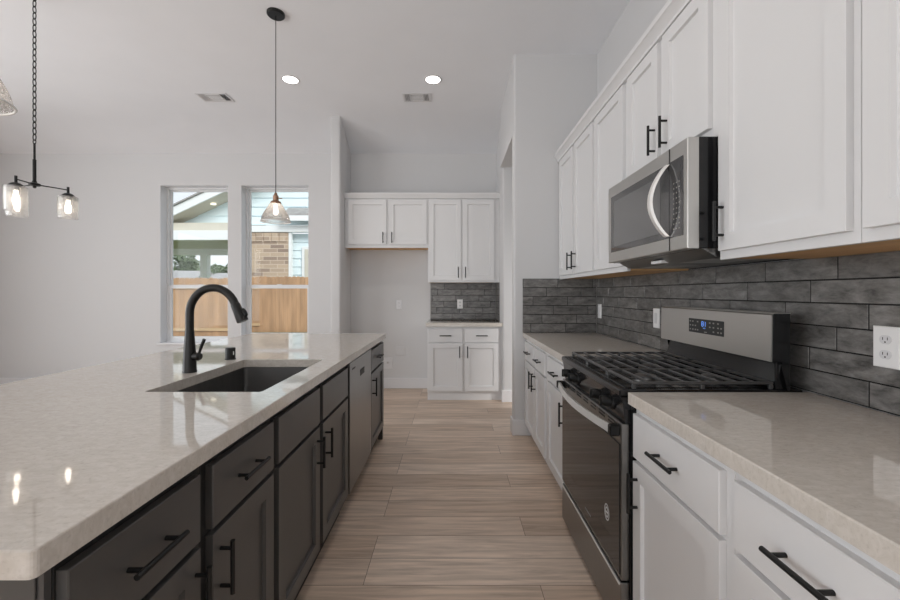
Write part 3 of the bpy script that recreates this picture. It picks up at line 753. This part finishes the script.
# ------------------------------------------------------------------ microwave
mw = thing('microwave', (1.05, 1.8, 1.40), 'stainless over-the-range microwave with a curved handle, mounted above the gas range', 'microwave')
m = MB(); m.box(.876, 1.279, 1.434, 2.1765, 1.428, 1.8305, .003); m.build('body', M['enamel'], mw)
m = MB(); m.prism_y([(.90, 1.428), (1.27, 1.428), (1.27, 1.398), (.95, 1.398)], 1.437, 2.150); vt = m.build('underside_vent', M['steelv'], mw)
m = MB(); m.box(.98, 1.16, 1.50, 1.72, 1.3965, 1.398, .0005); m.box(.98, 1.16, 1.87, 2.09, 1.3965, 1.398, .0005); m.build('grease_filter', M['steel'], vt)
MB().box(.915, .955, 1.75, 1.84, 1.399, 1.412, .001).build('task_lamp', M['plate'], vt)
m = MB()
D0, D1, Z0, Z1 = 1.418, 2.135, 1.427, 1.822
rg = lambda i, x: [(x, D0+i, Z0+i), (x, D1-i, Z0+i), (x, D1-i, Z1-i), (x, D0+i, Z1-i)]
m.loops([rg(0, .8755), rg(0, .838), rg(.003, .835)]); md = m.build('door_front', M['steel'], mw)
MB().box(.8335, .8352, 1.443, 2.097, 1.478, 1.767, .0008).build('glass_panel', M['mwglass'], md)
MB().box(.8328, .8334, 1.60, 2.06, 1.505, 1.735, .0002).build('window', M['mwwin'], md)
MB().box(.8325, .8348, 1.5335, 1.5355, 1.430, 1.819).build('door_seam', M['slot'], md)
pts = []; rings = []
for k in range(19):
    t_ = k/18; z = 1.485+.275*t_; x = .830-.050*math.sin(math.pi*t_)**.8 if 0 < t_ < 1 else .830
    y = 1.545+.030*math.sin(math.pi*t_)
    w_ = .016
    rings.append([(x-.007, y-w_*.6, z), (x-.007, y+w_*.6, z), (x+.002, y+w_, z), (x+.005, y+w_*.5, z), (x+.005, y-w_*.5, z), (x+.002, y-w_, z)])
m = MB(); m.loops(rings); m.build('handle', M['bright'], mw)
m = MB()
for r_ in range(10):
    for c_ in range(3): m.box(.8328, .8334, 1.464+c_*.018, 1.470+c_*.018, 1.505+r_*.019, 1.510+r_*.019)
m.build('keypad', M['button'], md)

# ------------------------------------------------------------------ ceiling fixtures
for x, y, lab in ((-1.607, 3.98, 'round recessed ceiling light beside the cord of the far pendant'), (-.189, 3.98, 'round recessed ceiling light above the aisle, close to the ceiling register')):
    c = thing('recessed_light', (x, y, CH), lab, 'ceiling light')
    m = MB(); n = 32
    m.ringclose([[(x+r*math.cos(2*math.pi*k/n), y+r*math.sin(2*math.pi*k/n), z) for k in range(n)] for r, z in ((.088, CH), (.086, CH-.004), (.072, CH-.006), (.070, CH-.001))])
    m.build('trim_ring', M['vent'], c)
    MB().lathe(x, y, [(.0715, CH-.001), (.0715, CH-.0035), (.001, CH-.0035)], 32).build('diffuser', M['can'], c)
    light('ceiling_spot', 'SPOT', (x, y, CH-.01), (0, 0, 0), 26, (1, .95, .88), spot_size=R(130), spot_blend=.9, shadow_soft_size=.07)
for x, y in ((-4.2, 1.0), (-4.2, -2.2), (-1.6, -1.2), (0, 1.2), (0, -1.2)):      # added spots without fixtures, filling the room from out of the frame
    light('ceiling_spot', 'SPOT', (x, y, CH-.01), (0, 0, 0), 26, (1, .95, .88), spot_size=R(130), spot_blend=.9, shadow_soft_size=.07)
def register(x, y, w_, h_, lab):
    c = thing('ceiling_register', (x, y, CH), lab, 'ceiling vent')
    m = MB(); z0, z1 = CH-.008, CH
    a, b_, p0, p1 = x-w_/2, x+w_/2, y-h_/2, y+h_/2; f = .022
    m.box(a, b_, p0, p0+f, z0, z1, .002); m.box(a, b_, p1-f, p1, z0, z1, .002); m.box(a, a+f, p0+f, p1-f, z0, z1, .002); m.box(b_-f, b_, p0+f, p1-f, z0, z1, .002)
    for t_ in (.27, .73): m.box(a+w_*t_-.005, a+w_*t_+.005, p0+f, p1-f, z0, z1)
    m.build('frame', M['vent'], c)
    MB().box(a+.01, b_-.01, p0+.01, p1-.01, CH-.0012, CH-.0004).build('duct_opening', M['ventd'], c)
    m = MB()
    for k in range(5):
        yy = p0+f+(h_-2*f)*(k+.5)/5
        m.prism_x([(yy-.007, CH-.0015), (yy-.0055, CH-.0015), (yy+.003, CH-.0085), (yy+.0015, CH-.0085)], a+w_*.27+.006, a+w_*.73-.006)
    for k in range(4):
        for s in (0, 1):
            if s == 0: xx = a+f+(w_*.27-f)*(k+.5)/4; sl = -1
            else: xx = a+w_*.73+(w_*.27-f)*(k+.5)/4; sl = 1
            m.loops([[(xx, yy, CH-.0015), (xx+.0015, yy, CH-.0015), (xx+.0015+sl*.009, yy, CH-.0085), (xx+sl*.009, yy, CH-.0085)] for yy in (p0+f, p1-f)])
    m.build('louvre', M['vent'], c)
register(-.38, 4.34, .30, .19, 'white ceiling register with dark louvres right below the aisle recessed light')
register(-2.57, 4.34, .33, .19, 'white ceiling register on the left part of the ceiling, above the windows')

# pendants
def pendant(x, y, lab, zr=1.808):
    p = thing('pendant_light', (x, y, zr), lab, 'pendant light')
    MB().lathe(x, y, [(.001, CH-.022), (.058, CH-.022), (.064, CH-.016), (.064, CH-.0005)], 32).build('canopy', M['black'], p)
    MB().cyl((x, y, zr+.218), (x, y, CH-.022), .0028, n=8).build('cord', M['black'], p)
    so = MB().lathe(x, y, [(.004, zr+.222), (.010, zr+.214), (.014, zr+.200), (.020, zr+.195), (.020, zr+.160), (.034, zr+.152), (.040, zr+.140), (.040, zr+.136)], 24, True, True).build('socket', M['copper'], p)
    MB().cyl((x+.018, y, zr+.176), (x+.048, y, zr+.176), .004, n=8).build('socket_key', M['copper'], so)
    pr = [(.022, .138), (.040, .135), (.049, .126), (.055, .112), (.066, .094), (.080, .073), (.091, .050), (.099, .028), (.103, .008), (.110, .0)]
    n = 40; t_ = .003
    m = MB(); prof = [(r, zr+z) for r, z in pr]+[(r-t_, zr+z) for r, z in pr[::-1]]
    m.ringclose([[(x+r*math.cos(2*math.pi*k/n), y+r*math.sin(2*math.pi*k/n), z) for k in range(n)] for r, z in prof])
    s_ = m.build('glass_shade', M['clear'], p)
    m = MB(); m.tube([(x+.106*math.cos(2*math.pi*k/n), y+.106*math.sin(2*math.pi*k/n), zr) for k in range(n+1)], .0035, 8, False)
    m.build('shade_rim', M['rim'], s_)
    b_ = MB().lathe(x, y, [(.010, zr+.134), (.012, zr+.115), (.016, zr+.098), (.019, zr+.080), (.017, zr+.064), (.011, zr+.052), (.001, zr+.049)], 20).build('bulb', M['bulb'], p)
    return p
pendant(-1.337, 3.035, 'far pendant light with a clear bell glass shade, hanging before the right window')
pendant(-1.362, 1.105, 'near pendant light whose clear glass shade is cut by the left edge of the view')

# chandelier
cx, cy = -2.9225, 2.80
ch = thing('chandelier', (cx, cy, 1.77), 'three-light black chandelier with seeded glass cylinders on a long chain at the left', 'chandelier')
MB().lathe(cx, cy, [(.001, CH-.03), (.05, CH-.028), (.062, CH-.015), (.062, CH-.0005)], 28).build('canopy', M['black'], ch)
m = MB(); z = 2.335; k = 0
while z < CH-.035:
    pts = []
    for j in range(17):
        a = 2*math.pi*j/16; u_, v_ = .0105*math.cos(a), .0255*math.sin(a)
        pts.append((cx+(u_ if k % 2 == 0 else 0), cy+(0 if k % 2 == 0 else u_), z+.0215+v_))
    m.tube(pts, .0032, 6, False); z += .0425; k += 1
m.build('chain', M['black'], ch)
m = MB(); m.cyl((cx, cy, 2.04), (cx, cy, 2.20), .010, n=14); m.cyl((cx, cy, 2.20), (cx, cy, 2.315), .0065, n=12)
ln = [(cx+.010*math.cos(2*math.pi*j/16), cy, 2.325+.016*math.sin(2*math.pi*j/16)) for j in range(17)]
m.tube(ln, .0028, 6, False); m.build('stem', M['black'], ch)
m = MB(); m.lathe(cx, cy, [(.004, 2.000), (.010, 2.004), (.010, 2.014), (.030, 2.018), (.032, 2.032), (.014, 2.040), (.012, 2.05)], 20); m.build('hub', M['black'], ch)
import math as _m
base_ang = _m.atan2(.722, .692)
for i, da in enumerate((0, 120, -120)):
    a = base_ang+R(da); lx, ly = cx+.17*math.cos(a), cy+.17*math.sin(a)
    arm = MB().tube([(cx+.02*math.cos(a), cy+.02*math.sin(a), 2.025), (cx+.1*math.cos(a), cy+.1*math.sin(a), 2.022), (lx, ly, 2.018)], .0042, 10)
    arm.cyl((lx, ly, 1.995), (lx, ly, 2.040), .008, n=12)
    arm = arm.build('arm', M['black'], ch)
    MB().lathe(lx, ly, [(.008, 1.996), (.020, 1.993), (.034, 1.982), (.036, 1.975), (.036, 1.9705)], 24).build('cap', M['black'], arm)
    MB().lathe(lx, ly, [(.019, 1.980), (.019, 1.945), (.016, 1.943)], 18).build('socket', M['vent'], arm)
    n = 32; prof = [(.020, 1.9700), (.054, 1.9685), (.0575, 1.964), (.0575, 1.810), (.0545, 1.810), (.0545, 1.962), (.020, 1.9665)]
    m = MB(); m.ringclose([[(lx+r*math.cos(2*math.pi*k/n), ly+r*math.sin(2*math.pi*k/n), z) for k in range(n)] for r, z in prof])
    m.build('glass_shade', M['seeded'], arm)
    MB().lathe(lx, ly, [(.009, 1.943), (.010, 1.925), (.016, 1.90), (.018, 1.880), (.015, 1.86), (.008, 1.848), (.001, 1.846)], 18).build('bulb', M['bulb'], arm)

# ------------------------------------------------------------------ outdoors
m = MB(); m.box(-60, 20, 5.52, 90, -.25, -.10); struct('ground', m, M['grass'])
m = MB(); m.box(-9, 0, 5.53, 13.25, -.10, -.06); struct('patio_slab', m, M['concrete'])
def fence(x0, x1, y, top, lab, rail_to, name='wooden_fence'):
    f = thing(name, ((x0+x1)/2, y, -.1), lab, 'fence')
    m = MB(); x = x0; w_ = .14
    while x < x1:
        h = top+random.uniform(-.015, .015); a, b_ = x+.002, x+w_-.002; c_ = .03
        yy = y+random.uniform(0, .004)
        m.prism_y([(a, -.06), (b_, -.06), (b_, h-c_), (b_-c_, h), (a+c_, h), (a, h-c_)], yy, yy+.018)
        x += w_
    m.build('board_panel', M['fence'], f)
    for zr in (.20, 1.42):
        MB().box(x0, rail_to, y-.04, y-.001, zr-.045, zr+.045, .002).build('rail', M['fencer'], f)
    for px in ([x0+.1+k*2.2 for k in range(8) if x0+.1+k*2.2 < x1]):
        MB().box(px, px+.09, y+.023, y+.11, -.1, top-.08, .002).build('post', M['fencer'], f)
fence(-13.5, -6.32, 11.6, 1.69, 'cedar privacy fence with visible rails outside the left window', -6.32)
fence(-6.9, -1.0, 13.4, 1.80, 'cedar privacy fence of plain boards outside the right window, behind the patio', -6.43)
# neighbour house
h = thing('neighbour_house', (-8, 16.5, -.1), 'pale blue sided house with a gabled patio cover and tan brick, beyond the fence', 'house')
rk = lambda x: 4.10+(x+10.54)*.47
ax = -5.2
# siding gable as lapped boards
m = MB(); z = 3.96
while z < rk(ax)+.2:
    xl = lambda q: (q-4.12)/.47-10.54
    m.loops([[(-1.0 if e_ else xl(z_), y_, z_) for y_, z_ in ((15.98, z), (15.90, z), (15.945, z+.36), (15.98, z+.36))] for e_ in (0, 1)])
    z += .36
m.build('gable_siding', M['siding'], h)
m = MB(); m.loops([[(x_, y_, z_) for x_, z_ in ((-12.9, rk(-12.9)), (ax, rk(ax)), (ax, rk(ax)+.32), (-12.9, rk(-12.9)+.32))] for y_ in (14.95, 15.02)]); m.build('rake_board', M['outtrim'], h)
m = MB(); m.loops([[(x_, y_, z_) for x_, z_ in ((-12.9, rk(-12.9)+.02), (ax, rk(ax)+.02), (ax, rk(ax)+.10), (-12.9, rk(-12.9)+.10))] for y_ in (15.02, 15.99)]); m.build('soffit', M['soffit'], h)
m = MB(); m.loops([[(x_, y_, z_) for x_, z_ in ((-13.1, rk(-13.1)+.33), (ax, rk(ax)+.33), (ax, rk(ax)+.38), (-13.1, rk(-13.1)+.38))] for y_ in (14.85, 21)]); m.build('roof', M['shingle'], h)
MB().lathe(-9.25, 15.5, [(.10, rk(-9.25)-.03), (.10, rk(-9.25)+.02), (.001, rk(-9.25)+.03)], 20).build('porch_downlight', M['outlamp'], h)
MB().box(-12.9, -8.1, 15.0, 15.3, 3.24, 3.60, .01).build('patio_beam', M['outtrim'], h)
MB().box(-12.9, -8.1, 15.3, 16.3, 3.60, 3.94).build('beam_soffit', M['soffit'], h)
MB().box(-14.5, -8.1, 15.3, 18.3, 3.24, 3.30).build('patio_ceiling', M['soffit'], h)
MB().box(-14.5, -8.1, 18.0, 18.3, 2.97, 3.24).build('patio_header', M['outtrim'], h)
MB().box(-11.34, -11.04, 18.0, 18.3, -.1, 2.97, .01).build('patio_column', M['outtrim'], h)
MB().box(-8.35, -6.43, 15.75, 16.2, -.1, 3.63).build('brick_wall', M['brick'], h)
m = MB()
for k in range(6):
    m.box(-8.33+k*.31, -8.06+k*.31, 15.715, 15.75, 3.26, 3.62, .012)
m.build('soldier_course', M['brick'], h)
MB().box(-8.4, -1, 15.68, 15.89, 3.64, 3.90, .01).build('frieze_board', M['outtrim'], h)
MB().box(-6.43, -6.33, 15.74, 15.9, -.1, 3.64).build('corner_board', M['outtrim'], h)
m = MB(); z = 0
while z < 3.6:
    m.loops([[(xx, y_, z_) for y_, z_ in ((16.12, z), (16.06, z), (16.10, z+.33), (16.12, z+.33))] for xx in (-6.42, -1.0)]); z += .33
m.build('recess_siding', M['siding'], h)
wf = MB().box(-6.02, -5.2, 16.02, 16.058, 1.3, 3.1, .01).build('house_window', M['outtrim'], h)
MB().box(-5.90, -5.3, 16.005, 16.019, 1.4, 3.0).build('house_window_pane', M['soffit'], wf)
m = MB(); m.prism_x([(15.88, 4.25), (15.3, 4.22), (15.3, 4.30), (15.88, 4.62)], -6.5, -4.6); m.build('porch_roof', M['shingle'], h)
MB().box(-6.5, -4.6, 15.3, 15.36, 4.02, 4.22).build('porch_fascia', M['outtrim'], h)
# far houses and trees
def far_house(x, y, w_, d_, wall_h, ridge, lab):
    f = thing('far_house', (x, y, -.1), lab, 'house')
    MB().box(x-w_/2, x+w_/2, y, y+d_, -.1, wall_h).build('wall', M['creamwall'], f)
    m = MB(); m.prism_x([(y-.4, wall_h-.1), (y+d_/2, ridge), (y+d_+.4, wall_h-.1)], x-w_/2-.4, x+w_/2+.4); m.build('roof', M['shingle'], f)
far_house(-23.5, 31, 5.5, 5, 2.1, 3.1, 'distant house with a low grey roof left of the patio column')
far_house(-17.2, 31, 4.2, 5, 2.0, 2.9, 'distant house with a low grey roof right of the patio column')
def tree(x, y, hh, rad, lab):
    t = thing('tree', (x, y, -.1), lab, 'tree')
    MB().tube([(x, y, -.1), (x+.1, y, hh*.35), (x, y+.1, hh*.7)], [.25, .18, .08], 8).build('trunk', M['bark'], t)
    rs = random.Random(int(x*10)); m = MB(); bm = m.bm
    cl = [(rs.gauss(0, .45)*rad, rs.gauss(0, .4)*rad, hh*.62+rs.uniform(-.28, .30)*hh, rs.uniform(.35, .6)*rad) for _ in range(14)]
    for (a, b_, c_, r_) in cl:
        for _ in range(260):
            d = Vector((rs.gauss(0, 1), rs.gauss(0, 1), rs.gauss(0, 1))).normalized()*r_*rs.uniform(.6, 1.02)
            p_ = Vector((x+a, y+b_, c_))+Vector((d.x, d.y, d.z*.75)); s_ = rs.uniform(.10, .2)
            e1 = Vector((rs.gauss(0, 1), rs.gauss(0, 1), rs.gauss(0, 1))).normalized(); e2 = e1.orthogonal().normalized()
            v_ = [bm.verts.new(p_+e1*s_), bm.verts.new(p_+e2*s_*.6), bm.verts.new(p_-e1*s_), bm.verts.new(p_-e2*s_*.6)]
            bm.faces.new(v_)
    m.build('crown', M['leaf'], t, smooth=False)
tree(-27.6, 42, 5.2, 1.9, 'rounded dark green tree seen left of the patio column through the left window')
tree(-27.9, 49, 5.0, 1.7, 'dark green tree close to the left side of the patio column outside')
tree(-22.2, 43, 5.0, 1.8, 'dark green tree seen right of the patio column outside')

GROUPS = {'island_cabinet': 'charcoal cabinets of the island', 'recessed_light': 'recessed ceiling lights', 'ceiling_register': 'ceiling registers',
          'pendant_light': 'glass pendants over the island', 'tree': 'trees behind the neighbouring house', 'far_house': 'distant houses',
          'wooden_fence': 'cedar fences outside', 'switch_plate': 'switch plates on the long tiled wall', 'tile_backsplash': 'dark tile backsplashes'}
for o in bpy.data.objects:
    if o.parent is None and 'category' in o:
        n_ = o.name.split('.')[0]
        if n_ in GROUPS: o['group'] = GROUPS[n_]
        elif n_ in ('base_cabinet', 'wall_cabinet'):
            o['group'] = ('white base cabinets' if n_ == 'base_cabinet' else 'white wall cabinets')+(' of the range wall' if o.location.y < 4 else ' of the far niche')
        elif n_ == 'countertop': o['group'] = 'cream countertops on white cabinets'
    if '_o' in o: del o['_o']
